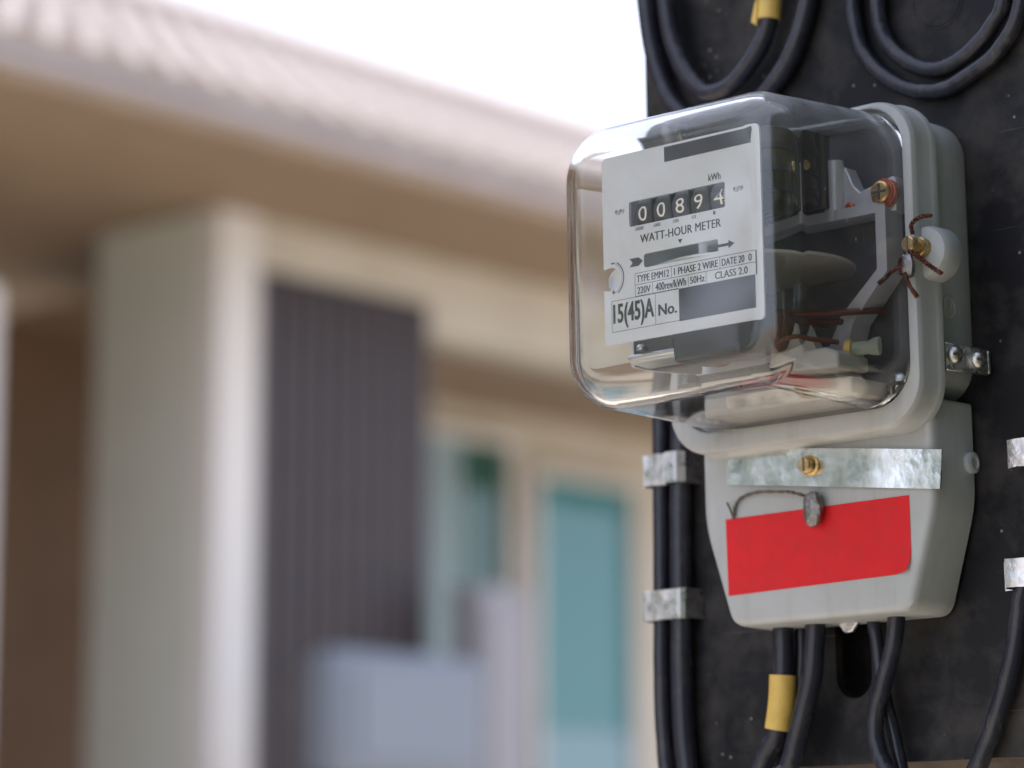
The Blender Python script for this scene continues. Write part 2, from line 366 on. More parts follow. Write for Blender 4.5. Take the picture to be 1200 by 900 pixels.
for i in range(n): cv.f.append((i, (i+1) % n, no+(i+1) % n, no+i))
cover = part('clear_cover', cv, 'clear_cover', mt, angle=60)

# flange: a ring of profile swept round the cover
def fl_ring(inset, y, r, zs=0, za=0): return rrect(0, CZ+0.5+zs, 67.2-inset, 70.4-inset-za, r, y, 10)
prof = [(6.1, 76.5, 18.5, 3, 0.5), (5.9, 71.4, 18.5, 3, 0.4), (5.4, 70.7, 18.5, 2.6, 0.2), (2.6, 70.5, 19), (1.4, 71.0, 19.5), (0.7, 72.3, 20), (0.5, 74.0, 20), (0.35, 82.6, 20), (0.0, 83.6, 20), (-0.4, 84.6, 20.5), (-0.4, 87.2, 20.5), (0.6, 88.0, 19), (8.2, 88.0, 14), (8.0, 76.8, 17, 3, 0.5)]
fl = MB(); fl.rings([fl_ring(*q) for q in prof], closed=True)
flange = part('cover_flange', fl, 'grey_plastic', mt)
# boss on the right of the flange with the sealing screw
g = MB()
def boss_ring(r, y): return [(67.6 + r*math.cos(2*PI*k/28), y, -5.6 + (r+0.5)*math.sin(2*PI*k/28)) for k in range(28)]
g.rings([boss_ring(8.4, 75.0), boss_ring(9.8, 75.6), boss_ring(10.6, 77.0), boss_ring(10.9, 79.0), boss_ring(11.1, 86.5), boss_ring(10.5, 87.5)])
part('seal_boss', g, 'grey_plastic', flange)
g = MB(); g.lathe((67.2, 72.2, -4.0), (0, -1, 0), [(-6, 4.2), (1.2, 4.2), (1.6, 3.8), (1.7, 2.4), (5.0, 2.4), (5.1, 3.3), (8.2, 3.3), (8.7, 2.8)], 20)
sscr = part('seal_screw', g, 'brass', flange)
g = MB(); g.box(66.7, 67.7, 63.2, 63.9, -7.1, -0.9); part('screw_slot', g, 'iron_wire', sscr, smooth=False)

# base
def base_ring(i, y, r=17): return rrect(0, -2.0, 62.6-i, 62.0-i, r-i, y, 8)
g = MB(); g.rings([base_ring(1.2, 88.2), base_ring(0.6, 89.2), base_ring(0, 115.5), base_ring(1.0, YB-0.2)])
part('base', g, 'grey_plastic', mt)
g = MB(); g.torus((62.7, 100, -25), (1, 0, 0), 4.2, 0.35, 24, 6); g.tube([(62.9, 100, -22.5), (62.9, 100, -26), (62.9, 98.4, -27.2)], 0.3, 6)
part('embossed_mark', g, 'grey_plastic', mt)
# mounting lug with two cross-head screws, bent from base side to board
g = MB()
lug_p = [(62.8, 93.5), (64.6, 92.6), (72.6, 112.0), (71.0, 113.0)]
g.add([(x, y, -52.8 - (x-63)*0.1) for x, y in lug_p] + [(x, y, -40.6 - (x-63)*0.22) for x, y in lug_p], [(0,1,2,3),(4,5,6,7),(0,1,5,4),(1,2,6,5),(2,3,7,6),(3,0,4,7)])
g.box(69.0, 72.4, 113.2, 115.0, -53, -43)
lug = part('mounting_lug', g, 'clip_metal', mt, bevel=0.6)
def crosshead(c, ax, r, parent, m='steel', up=(0, 0, 1)):
    g = MB(); g.lathe(c, ax, [(0, r), (0.5*r, r), (0.85*r, r*0.75), (1.0*r, r*0.35), (0.85*r, r*0.12)], 20)
    s = part('screw', g, m, parent)
    ax = Vector(ax).normalized(); u = Vector(up); v = ax.cross(u); c = Vector(c); g = MB()
    for a, b in ((u, v), (v, u)):
        q = [c + ax*(0.86*r) + a*(i*0.68*r) + b*(j*0.15*r) for i, j in ((-1,-1),(1,-1),(1,1),(-1,1))]
        q2 = [x + ax*(0.18*r) for x in q]; g.add(q+q2, [(0,1,2,3),(4,5,6,7),(0,1,5,4),(1,2,6,5),(2,3,7,6),(3,0,4,7)])
    part('screw_cross', g, 'iron_wire', s, smooth=False)
crosshead((66.1, 96.6, -46.4), (0.92, -0.39, 0), 3.7, mt)
crosshead((70.5, 107.4, -47.8), (0.92, -0.39, 0), 3.5, mt)

# terminal cover, tapering to its foot
def term_ring(y, ins):
    hw, zt, zk, hb, zb = 61.6-ins, -64.0-ins*0.3, -107.0, 47.6-ins, -153.0+ins
    pts = [(-hw, zt), (-hw, zk)]
    def corner(p0, p1, p2, r, n=6):
        p0, p1, p2 = Vector(p0), Vector(p1), Vector(p2); a = p1 + (p0-p1).normalized()*r; b = p1 + (p2-p1).normalized()*r
        return [tuple((a*(1-t)**2 + p1*2*t*(1-t) + b*t*t)) for t in [k/n for k in range(n+1)]]
    L0, L1, L2, R2, R1, R0 = (-hw, zt), (-hw, zk), (-hb, zb), (hb, zb), (hw, zk), (hw, zt)
    loop = corner(R0, L0, L1, 2.0, 3) + corner(L0, L1, L2, 9) + corner(L1, L2, R2, 6) + corner(L2, R2, R1, 6) + corner(R2, R1, R0, 9) + corner(R1, R0, L0, 2.0, 3)
    return [(x, y, z) for x, z in loop]
g = MB(); g.rings([term_ring(YB-3.0, 0.0), term_ring(90.0, 0.5), term_ring(87.6, 1.0), term_ring(86.4, 2.1), term_ring(86.0, 3.7)], cap0=False)
n0 = len(g.v); nn = len(term_ring(0, 0))
g.rings([term_ring(YB-3.0, 2.2), term_ring(90.5, 2.8), term_ring(88.6, 5.5)], cap0=False)
for i in range(nn): g.f.append((i, (i+1) % nn, n0+(i+1) % nn, n0+i))
tcov = part('terminal_cover', g, 'grey_plastic', mt)
g = MB(); g.box(-42, 42, 92, YB-0.3, -140, -66); part('terminal_block', g, 'dark_interior', mt, bevel=1.5)
# red sticker on the terminal cover, its lower right corner lifting a little
g = MB(); v = []; f = []
NX, NZ = 24, 8
for i in range(NX+1):
    for j in range(NZ+1):
        a, b = i/NX, j/NZ
        x = -48.4 + a*96.7 + (0.5*b*(1-a)); z = -105.3 + a*0.9 - b*(33.6 - 1.2*a)
        lift = max(0, (a-0.90)/0.10)*max(0, (b-0.72)/0.28)
        if lift > 0: x -= lift**2*1.3; z += lift**2*1.0
        v.append((x, 85.75 - 2.2*lift**1.5, z))
for i in range(NX):
    for j in range(NZ):
        k = i*(NZ+1)+j; f.append((k, k+NZ+1, k+NZ+2, k+1))
g.add(v, f)
part('red_sticker', g, 'red_sticker', mt, label='plain bright red rectangular sticker on the terminal cover')
# aluminium strip, hanging crooked on its screw
g = MB(); v = []; f = []
tl, tr, br, bl = (-44.5, -73.9), (66.6, -87.5), (65.0, -103.8), (-45.3, -90.4)
for yy in (83.6, 84.5):
    for i in range(21):
        a = i/20
        wob = 0.25*math.sin(a*7.1) + 0.18*math.sin(a*15+1)
        for (t, b2) in ((tl, tr), (bl, br)):
            v.append((t[0]+(b2[0]-t[0])*a, yy + wob, t[1]+(b2[1]-t[1])*a))
for i in range(20):
    a = 2*i; f += [(a, a+2, a+3, a+1), (42+a, 42+a+1, 42+a+3, 42+a+2), (a, 42+a, 42+a+2, a+2), (a+1, a+3, 42+a+3, 42+a+1)]
f += [(0, 1, 43, 42), (40, 82, 83, 41)]
g.add(v, f)
strip = part('metal_strip', g, 'aluminium', mt, angle=50, label='crooked bare aluminium strip held by one brass screw')
g = MB(); g.lathe((-0.2, 83.8, -87.0), (0.0, -1, 0), [(0, 4.6), (0.8, 4.6), (1.0, 3.6), (1.2, 3.4), (4.6, 3.3), (5.2, 2.8)], 22)
s = part('strip_screw', g, 'brass', strip)
g = MB(); g.box(-0.75, 0.35, 78.45, 79.2, -89.9, -84.1); part('screw_slot', g, 'iron_wire', s, smooth=False)
# side screw of the terminal cover, and the nut plate under it
g = MB(); g.lathe((61.0, 112.2, -89.8), (1, 0, 0), [(0, 4.6), (2.6, 4.6), (3.2, 3.6), (3.3, 2.6), (2.6, 2.4)], 20); part('side_knob', g, 'grey_plastic', tcov)
g = MB(); g.prism([(-11.0, -147.5), (-3.5, -157.0), (0.5, -156.5), (7.0, -149.5), (7.0, -143), (-11, -143)], 108.5, 111.0); part('fixing_tab', g, 'clip_metal', mt, bevel=0.6)

# --- name plate with counter window, disc slot and notch
notch = [(-38.7 + 5.9*math.cos(a), -12.4 + 5.0*math.sin(a)) for a in [-2.0 + 4.0*k/16 for k in range(17)]]
pl = rpoly(-0.7, -0.2, 41.0, 40.2, 2.2, 4)
# insert the notch into the left side (x = -41.7), travelling downward
left = [(-41.7, -7.85), ] + [(-38.7 + 5.9*math.cos(a), -12.4 + 5.0*math.sin(a)) for a in [1.95 - 3.9*k/16 for k in range(17)]] + [(-41.7, -16.95)]
k = max(range(len(pl)), key=lambda i: pl[i][1] - pl[i][0]*0.001 if pl[i][0] < -41.6 and pl[i][1] > 0 else -1e9)
pl = [p for p in pl]
idx = [i for i in range(len(pl)) if pl[i][0] < -41.69 and pl[i][1] > 0][-1]
pl = pl[:idx+1] + left + pl[idx+1:]
counter_hole = rpoly(-1.9, 13.55, 25.4, 5.35, 1.0, 3)
slot_hole = rpoly(-0.3, -7.35, 19.6, 2.95, 1.2, 3)
plate = part('name_plate', filled(pl, [counter_hole, slot_hole], 0.0, 0.9), 'name_plate', mt, smooth=False)
g = MB(); g.lathe((-38.0, 9.0, -12.4), (0, -1, 0), [(0, 5.4), (4.0, 5.4), (4.2, 4.8), (2.6, 3.0), (2.2, 0.3)], 28); part('adjuster', g, 'frame_metal', plate)
def tx(s, x0, x1, z0, z1, bold=0.0, m='print_black', space=1.0, y=-0.06, par=None):
    e = min(0.16, 0.035*(z1-z0)); mb = MB()
    for q in range(3):                     # heavier strokes: the outline inked three times, a hair apart
        t = text_mb(s, x0, x1, z0, z1, y - 0.012*q, bold, space); mb.add([(v[0]+e*(q-1), v[1], v[2]) for v in t.v], t.f)
    return part('lettering', mb, m, par or plate, smooth=False)
def ink(x0, x1, z0, z1, m='print_black', y=-0.05, name='ruled_line'):
    g = MB(); g.add([(x0, y, z0), (x1, y, z0), (x1, y, z1), (x0, y, z1)], [(0, 1, 2, 3)]); return part(name, g, m, plate, smooth=False)
ink(-7.7, 36.8, 32.6, 39.0, 'print_dark', name='printed_bar')
ink(-1.7, 36.9, -35.6, -22.0, 'print_dark', name='printed_bar')
tx('kWh', 15.3, 21.5, 20.3, 23.2)
tx('WATT-HOUR METER', -21.4, 21.0, 0.4, 4.0, space=1.05)
g = MB(); g.add([(-1.5, -0.06, -1.3), (0.9, -0.06, -1.3), (-0.3, -0.06, -3.2)], [(0, 1, 2)]); part('index_mark', g, 'print_black', plate, smooth=False)
for xs, s in ((-21.8, '10000'), (-12.3, '1000'), (-2.3, '100'), (7.2, '10'), (17.8, '1')):
    wd = 1.05*len(s)**0.9; tx(s, xs-wd/2, xs+wd/2, 6.0, 7.5, m='print_dark')
# arrows of the disc
g = MB(); g.add([(-27.6, -0.06, -5.4), (-22.6, -0.06, -5.4), (-20.3, -0.06, -7.2), (-22.6, -0.06, -9.0), (-27.6, -0.06, -9.0), (-25.9, -0.06, -7.2)], [(0, 1, 2, 5), (5, 2, 3, 4)]); part('arrow_tail', g, 'print_dark', plate, smooth=False)
g = MB(); g.add([(19.3, -0.06, -8.1), (24.6, -0.06, -8.1), (24.6, -0.06, -9.2), (27.7, -0.06, -7.5), (24.6, -0.06, -5.8), (24.6, -0.06, -6.9), (19.3, -0.06, -6.9)], [(0, 1, 5, 6), (2, 3, 4)]); part('arrow_head', g, 'print_dark', plate, smooth=False)
# table
lw = 0.22
for (x0, x1, z) in ((-24.8, 37.2, -12.0), (-24.8, 37.2, -16.9), (-37.7, -1.7, -22.0), (-24.8, -1.7, -21.75), (-37.7, -1.7, -35.2)): ink(x0, x1, z-lw/2, z+lw/2)
for (x, z0, z1) in ((-24.8, -21.8, -12), (-5.3, -16.9, -12), (20.0, -16.9, -12), (37.2, -22, -12), (-15.4, -21.8, -16.9), (3.4, -21.8, -16.9), (12.7, -21.8, -16.9), (-37.7, -35.2, -22), (-14.2, -35.2, -22)): ink(x-lw/2, x+lw/2, z0, z1)
tx('TYPE EMM12', -23.8, -6.6, -16.0, -13.0); tx('1 PHASE 2 WIRE', -3.9, 18.9, -16.0, -13.0); tx('DATE 20', 21.0, 32.5, -16.1, -13.1); tx('0', 34.6, 36.2, -16.1, -13.1)
tx('220V', -23.6, -16.6, -20.9, -18.0); tx('400rev/kWh', -13.9, 2.2, -21.1, -17.8); tx('50Hz', 4.4, 11.9, -20.9, -18.0); tx('CLASS 2.0', 17.4, 34.0, -21.0, -18.0)
tx('15(45)A', -36.9, -15.0, -34.2, -23.4, bold=0.02); tx('No.', -12.6, -3.0, -31.8, -27.0, bold=0.014)
# ring with marks round the adjuster, small fixing screws
def arc_ink(cx, cz, r0, r1, a0, a1, n=14, m='print_black'):
    g = MB(); v = []; f = []
    for k in range(n+1):
        a = a0+(a1-a0)*k/n
        v += [(cx+r0*math.cos(a), -0.06, cz+r0*math.sin(a)), (cx+r1*math.cos(a), -0.06, cz+r1*math.sin(a))]
        if k: f.append((2*k-2, 2*k-1, 2*k+1, 2*k))
    g.add(v, f); return part('printed_arc', g, m, plate, smooth=False)
arc_ink(-38.7, -12.4, 6.9, 7.05, -1.35, 1.35); arc_ink(-38.7, -12.4, 7.6, 8.1, -0.95, 1.0)
ink(-37.6, -35.6, -6.1, -5.6); ink(-37.4, -35.6, -18.4, -17.9); ink(-36.75, -36.25, -19.0, -17.3)
for (x, z) in ((-32.4, 15.6), (30.2, 14.6)):
    crosshead((x-0.9, 0.0, z), (0, -1, 0), 1.2, plate, 'frame_metal'); crosshead((x+1.5, 0.0, z+0.2), (0, -1, 0), 1.1, plate, 'frame_metal')
# counter drums
g = MB(); g.box(-28.5, 24.8, 9.5, 11, 7.2, 20); counter = part('counter', g, 'drum_dark', mt, smooth=False)
for i, (x, d) in enumerate(((-21.3, '0'), (-11.4, '0'), (-1.4, '8'), (8.4, '9'), (18.9, '4'))):
    g = MB(); g.lathe((x-4.35, 9.6, 13.4), (1, 0, 0), [(0, 7.6), (0.4, 8.0), (8.3, 8.0), (8.7, 7.6)], 40); dr = part('drum', g, 'drum_dark', counter)
    wd = 2.25 if d != '4' else 2.5
    tm = text_mb(d, x-wd, x+wd, 10.3, 16.6, 1.52, 0.0)
    # wrap the digit round the drum
    tm.v = [(v[0], 9.6 - math.sqrt(max(0.1, 8.08**2 - (v[2]-13.4)**2)), v[2]) for v in tm.v]
    part('digit', tm, 'digit_cream', counter, smooth=False)
    if d == '4':
        for q in range(7):
            z = 10.2 + q*1.05; g = MB(); y = 9.6 - math.sqrt(8.08**2 - (z+0.25-13.4)**2); ln = 1.5 if q % 2 == 0 else 0.9
            g.add([(x+2.7, y, z), (x+2.7+ln, y, z), (x+2.7+ln, y, z+0.4), (x+2.7, y, z+0.4)], [(0, 1, 2, 3)]); part('tick', g, 'digit_cream', counter, smooth=False)
    g = MB(); g.box(x+4.6, x+5.1, 1.6, 9, 8.0, 19.0); part('drum_divider', g, 'print_black', counter, smooth=False)

# --- mechanism behind the plate
g = MB(); g.box(-57.5, 57.5, 82.0, 84.5, -64, 55); part('back_panel', g, 'interior_panel', mt, smooth=False)
# rotating disc with a white mark ring
g = MB(); g.lathe((0, 46, -9.2), (0, 0, 1), [(0, 42.5), (0.2, 42.8), (1.2, 42.8), (1.4, 42.5)], 72); disc = part('rotor_disc', g, 'disc_metal', mt, angle=30)
g = MB(); g.cyl((0, 46, -34), (0, 0, 1), 2.0, 60, 14); part('spindle', g, 'brass', disc)
# cast frame: open window with a diagonal foot
def plate_with_hole(outer, hole, y0, y1): return filled(outer, [hole], y0, y1)
fo = [(-46, 17), (52, 17), (53.5, 15.5), (53.5, -13), (35.5, -32), (31, -46), (-46, -46)]
fi = [(-38, 12.5), (48.5, 12.5), (48.5, -11.5), (29, -29), (24, -40), (-38, -40)]
frame = part('mechanism_frame', plate_with_hole(fo, fi, 66, 78.5), 'frame_metal', mt, smooth=False, bevel=0.8)
g = MB(); g.prism([(20, 12.5), (56.0, 13.0), (56.6, 26.0), (55, 28.0), (38, 24.0), (35, 27.0), (31, 36), (20, 36)], 70.5, 78.6); part('bracket', g, 'frame_metal', frame, bevel=0.6)
g = MB(); g.cyl((26, 70, 13), (0, 0, 1), 4.2, 26, 18); part('post', g, 'frame_metal', frame)
g = MB(); g.lathe((52.0, 70.4, 20.6), (0, -1, 0), [(0, 6.2), (1.0, 6.2), (1.1, 5.6), (1.8, 5.6), (1.9, 6.2), (2.9, 6.2), (3.0, 5.4), (3.8, 5.4)], 26); cs = part('copper_washer', g, 'copper', frame)
g = MB(); g.lathe((52.0, 66.6, 20.6), (0, -1, 0), [(0, 4.6), (1.8, 4.6), (2.4, 3.8)], 22); part('screw_head', g, 'brass', cs)
g = MB(); g.box(51.5, 52.5, 63.9, 64.4, 17.2, 24.0); g.box(48.6, 55.4, 63.85, 64.35, 20.1, 21.1); part('screw_cross', g, 'iron_wire', cs, smooth=False)
g = MB(); g.lathe((33.5, 70.8, 17.8), (0, -1, 0), [(0, 2.2), (2.0, 2.2), (2.6, 1.4)], 16); part('rivet', g, 'copper', frame)
# voltage coil (dark laminated block with winding) and current coil (copper)
for k in range(6):
    g = MB(); g.box(-22, 26, 48+k*3.2, 50.9+k*3.2, 18, 50); part('core_plate', g, 'dark_interior' if k % 2 else 'iron_wire', mt, smooth=False)
g = MB(); g.rings([[(20 + a*math.cos(2*PI*q/24)*1.0, 42 + a*1.35*math.sin(2*PI*q/24), z) for q in range(24)] for z, a in ((15, 9.5), (16, 11.5), (24, 12.4), (33, 12.0), (42, 12.5), (47, 11.4), (48.5, 9.0))])
vc = part('voltage_coil', g, 'coil_tape', mt)
g = MB()
for z in (21, 29.5, 39): g.rings([[(20 + (a)*math.cos(2*PI*q/24), 42 + a*1.35*math.sin(2*PI*q/24), z + dz) for q in range(24)] for dz, a in ((-1.6, 12.2), (-1.4, 12.8), (1.4, 12.9), (1.6, 12.2))])
part('tape_band', g, 'dark_interior', vc)
for q, (x, y, z) in enumerate(((32.0, 40, 31),)):
    g = MB(); g.cyl((x, y, z), (1, -0.3, 0), 2.1, 2.2, 14, 0.4); part('brass_stud', g, 'brass', vc)
for cx in (-20, 14):
    g = MB()
    for k in range(7): g.torus((cx, 30+k*3.3, -36), (0, 1, 0), 8.0, 1.7, 24, 8)
    cc = part('current_coil', g, 'coil_enamel', mt)
    g = MB(); g.cyl((cx, 26, -36), (0, 1, 0), 6.2, 30, 18); part('coil_core', g, 'dark_interior', cc)
g = MB(); g.tube([(14, 52, -27.5), (28, 58, -28.5), (38, 66, -28.0), (44, 76, -27)], 1.4, 8); g.tube([(14, 56, -29.5), (26, 62, -31), (34, 74, -31)], 1.4, 8); g.tube([(20, 34, -42), (30, 40, -41), (38, 52, -42)], 1.2, 8); part('coil_lead', g, 'coil_enamel', mt)
g = MB(); g.prism([(18, -46), (40, -46), (46, -49), (46, -55), (12, -55), (12, -49)], 40, 62); part('terminal_saddle', g, 'white_bush', mt, bevel=1.2)
g = MB(); g.prism([(20, -45.9), (33, -45.9), (27, -33)], 44, 50); part('saddle_fin', g, 'white_bush', mt, bevel=0.6)
g = MB(); g.cyl((40.0, 54, -45.5), (1, 0.35, 0), 4.3, 3.2, 22, 0.4); part('yellow_ring', g, 'yellow_sleeve', mt)
g = MB(); g.lathe((43.2, 55.2, -45.4), (1, 0.35, 0), [(0, 3.2), (6, 2.7), (9, 3.6), (11, 3.6)], 20); part('clear_sleeve', g, 'clear_sleeve', mt)
crosshead((50.5, 77.5, -58.5), (0, -1, 0), 5.0, mt, 'steel')
g = MB(); g.box(-32, 44, 52, 78, -63.5, -57); tb = part('terminal_ledge', g, 'beige_block', mt, bevel=0.8)
g = MB(); g.box(-44, -33, 50, 78, -62.5, -55); part('terminal_ledge', g, 'dark_interior', mt, bevel=0.8)
for k in range(3): crosshead((-36.5, 55 + k*6, -62.5), (0, 0, -1), 1.8, mt, 'steel', (1, 0, 0))
# brake magnet bracket below the plate
g = MB(); g.box(-38, 4, 10, 24, -46, -43.5); part('magnet_bracket', g, 'steel', mt, bevel=0.8)
g = MB(); g.box(-12, 22, 8, 30, -49, -26); part('brake_magnet', g, 'dark_interior', mt, bevel=1)
crosshead((-30, 10, -42.5), (0, 0, 1), 2.6, mt, 'steel', (1, 0, 0)); 
g = MB(); g.cyl((-12, 15, -46), (0, 0, -1), 3.4, 2.0, 20, 0.3); part('copper_stud', g, 'copper', mt)
g = MB(); g.box(-41.2, -39.6, 16, 62, -46, 38); part('side_plate', g, 'frame_metal', mt, smooth=False)

# ------------------------------------------------------------------ seals
def twisted(pts, r, turns, sub=10):
    P = catmull([Vector(p) for p in pts], sub); out = MB(); A = []; Bp = []
    for i, p in enumerate(P):
        T = (P[min(i+1, len(P)-1)] - P[max(i-1, 0)]).normalized(); u = T.cross(Vector((0, 1, 0.01))).normalized(); v2 = T.cross(u)
        a = 2*PI*turns*i/(len(P)-1); d = (u*math.cos(a) + v2*math.sin(a))*r*0.9
        A.append(p+d); Bp.append(p-d)
    out.tube(A, r, 6, smooth=False); out.tube(Bp, r, 6, smooth=False); return out
def blob(c, rx, ry, rz, seed, n=14, m=9, flat=0.0):
    rnd = random.Random(seed); g = MB(); rs = []
    for i in range(m):
        th = PI*(i+0.5)/m; ring = []
        for k in range(n):
            a = 2*PI*k/n; q = 1 + rnd.uniform(-0.09, 0.09)
            sx = math.copysign(abs(math.cos(a))**0.7, math.cos(a)); sy = math.copysign(abs(math.sin(a))**0.7, math.sin(a)); st = math.sin(th)**0.6
            ring.append((c[0]+rx*st*sx*q, c[1]+ry*st*sy*q, c[2]+rz*math.cos(th)*q))
        rs.append(ring)
    return g.rings(rs)
sl = thing('lead_seal', 'dark grey lead seal on twisted iron wire over the red sticker', 'lead seal', (2, 83, -106), 'wire seals on the meter')
b = blob((1.6, 82.2, -106.0), 4.6, 2.6, 7.4, 3); part('lead_slug', b, 'lead', sl)
part('wire', twisted([(-0.5, 82, -100.5), (-8, 81, -98), (-15.1, 82.5, -96.8), (-28.8, 84, -95.4), (-38.2, 84.6, -96.8), (-42.1, 84.8, -100.2), (-43.4, 84.9, -105.2)], 0.5, 24), 'iron_wire', sl)
g = MB(); g.tube([(-43.3, 84.8, -105.2), (-44.4, 84.2, -101.5), (-45.4, 83.2, -98.3)], 0.5, 6); part('wire_end', g, 'iron_wire', sl)
s2 = thing('lead_seal', 'lead seal with reddish copper wires on the brass screw beside the clear cover', 'lead seal', (66, 66, -12), 'wire seals on the meter')
part('lead_slug', blob((66.6, 64.2, -13.2), 3.3, 2.6, 5.0, 9), 'lead', s2)
part('wire', twisted([(68.5, 66, 0.5), (69.5, 64, 4.0), (72.5, 66.0, 6.8), (76.5, 68.5, 7.2)], 0.6, 9), 'copper_wire', s2)
part('wire', twisted([(67.5, 64, -7.0), (71.5, 65, -10.0), (75.5, 67, -14), (80.5, 68, -18.0)], 0.65, 9), 'copper_wire', s2)
part('wire', twisted([(65.5, 62, -13.0), (61.5, 60.5, -15), (57.5, 59.5, -17.5), (54.0, 59, -19.5)], 0.6, 8), 'copper_wire', s2)
part('wire', twisted([(66.5, 62.4, -16.5), (67.6, 62, -20), (69.5, 62.2, -23.5), (71.5, 63, -27.0)], 0.6, 8), 'copper_wire', s2)
part('wire_loop', twisted([(64.6, 62.4, -10), (64.4, 61.6, -13), (64.8, 62.2, -16.6)], 0.55, 5), 'copper_wire', s2)

# ------------------------------------------------------------------ cables
def cable(label, pts, y, r, group=None, sleeve=None):
    P = [(p[0], p[2] if len(p) > 2 else y, p[1]) for p in pts]
    rn = random.Random(len(label)*7+int(abs(P[0][0])))
    Q = [tuple(c) for c in catmull([Vector(p) for p in P], 4)]
    Q = [(x + rn.uniform(-0.13, 0.13), y_ + rn.uniform(-0.1, 0.1), z + rn.uniform(-0.13, 0.13)) for x, y_, z in Q]
    ph = rn.uniform(0, 6); g = MB(); g.tube(Q, lambda t: r*(1 + 0.010*math.sin(31*t+ph) + 0.007*math.sin(77*t+2*ph)), 18, 3)
    if sleeve is None:
        return solo('cable', g, 'cable_black', label, 'cable', P[0], group=group)
    t = thing('cable', label, 'cable', P[0], group)
    part('sheath', g, 'cable_black', t)
    a = MB(); a.tube([(p[0], p[2] if len(p) > 2 else y, p[1]) for p in sleeve[0]], r*1.24, 18, 8); sl_ = part('marker_sleeve', a, 'yellow_sleeve', t)
    if sleeve[1]: part('sleeve_flap', sleeve[1], 'yellow_sleeve', sl_)
    return t
cable('thin black cable at the very left edge of the board, under both clips', [(-61, 40, 110), (-70, 34, 111), (-92, 20, 112), (-103, -10), (-105, -46.4), (-105.9, -93.9), (-107.2, -148.6), (-107.8, -183.4), (-106.2, -210.3), (-104, -226), (-98, -300, 118)], 112, 3.9, 'black cables on the board')
cable('thicker black cable of the clipped pair, the one nearer the meter', [(-61, 30, 108), (-72, 18, 110), (-86, -8, 112), (-91.5, -40), (-93, -70), (-94.1, -95.1), (-95.2, -149.5), (-95.7, -184.0), (-93.6, -210.8), (-91, -226), (-85, -300, 118)], 111.5, 5.0, 'black cables on the board')
cable('outer black loop of the left coil above the meter', [(-106, 225), (-108.8, 176.0), (-108.2, 150.6), (-105.0, 126.9), (-98.8, 106.5), (-91.0, 93.8), (-74, 81.5), (-54, 82.0), (-37.3, 92.8), (-27.8, 101.7), (-20.6, 112.6), (-14.2, 129.6), (-10.5, 152.8), (-12, 200)], 112.5, 4.6, 'black cables on the board')
fl_ = MB(); fl_.prism([(-40.6, 123.4), (-37.6, 121.2), (-36.6, 135), (-38.4, 131)], 104.5, 105.6)
cable('inner black loop of the left coil with a yellow sleeve on top', [(-92, 225), (-93.6, 171.5), (-93.6, 146.4), (-90.3, 126.6), (-83.4, 110.2), (-74.4, 99.3), (-67.2, 96.5), (-57.0, 98.0), (-45.9, 106.2), (-38.8, 114.2), (-34.6, 122.8), (-33.2, 132.9), (-30.4, 156.5), (-33, 200)], 109.5, 4.4, 'black cables on the board',
      ([(-34.2, 124.2), (-33.2, 132.9), (-30.4, 156.5), (-31, 172)], fl_))
cable('outer black loop of the right coil above the meter', [(14, 215), (10.5, 147.8), (9.5, 124.3), (10.4, 112.2), (14.0, 99.7), (22.3, 88.6), (33.7, 80.1), (45.1, 75.5), (57.4, 74.5), (68.9, 78.3), (80.4, 83.4), (89.3, 91.3), (94.9, 101.4), (99.6, 126.7), (99, 200)], 113.5, 3.6, 'black cables on the board')
cable('inner black loop of the right coil above the meter', [(27, 215), (24.3, 144.6), (23.2, 121.2), (24.1, 109.3), (28.2, 99.8), (35.1, 92.2), (44.7, 85.9), (54.3, 83.6), (64.9, 85.9), (74.7, 91.4), (82.9, 98.8), (87.5, 106.8), (91.2, 128.7), (90, 200)], 113, 3.6, 'black cables on the board')
cable('black cable with a yellow marker sleeve below the terminal cover', [(-33.5, -138), (-33.6, -144.9), (-33.9, -152.3), (-34.7, -172.7), (-38.4, -196.6), (-44.3, -205.5), (-49.3, -214.6), (-56.3, -227.3), (-75, -300, 118)], 106, 4.8, 'black cables on the board',
      ([(-34.9, -173.2), (-36.0, -185), (-38.4, -196.6)], None))
cable('thin dark cable half hidden behind the yellow sleeved cable', [(-28.8, -138), (-28.8, -144.8), (-29.1, -152.3), (-30.4, -172.7), (-34.5, -194.7), (-42.1, -212.9), (-47.3, -227.5), (-62, -300, 121)], 113, 3.2, 'black cables on the board')
cable('thick black cable right of the yellow sleeve, curving down to the left', [(-14.4, -138), (-14.7, -146.4), (-15.2, -153.0), (-17.6, -173.5), (-22.8, -189.3), (-28.4, -205.6), (-32.0, -213.5), (-38.9, -227.8), (-55, -300, 118)], 104, 4.6, 'black cables on the board')
cable('black cable bending in front of the slot to the right', [(30.5, -138), (29.2, -146.2), (28.1, -151.6), (25.8, -164.0), (20.1, -179.8), (15.8, -191.4), (14.8, -201.1), (16.8, -209.7), (19.6, -215.5), (26.3, -230.0), (40, -300, 116)], 103, 3.8, 'black cables on the board')
cable('thin black cable crossing behind another one beside the slot', [(9.0, -138), (9.2, -144.1), (9.8, -151.2), (11.5, -162.6), (12.7, -175.0), (15.2, -187.9), (18.4, -201.0), (21.6, -215.4), (25.1, -229.8), (30, -300, 119)], 111.5, 3.0, 'black cables on the board')
cable('black cable sweeping down from the clip at the right edge', [(108, 40), (106, -40), (102, -95), (95.5, -122), (88.5, -136), (84.6, -145.5), (82.9, -151.6), (79.6, -169.0), (70.4, -194.7), (61.7, -212.1), (54.4, -223.7), (47.7, -232.3), (10, -300, 116)], 112, 4.0, 'black cables on the board')

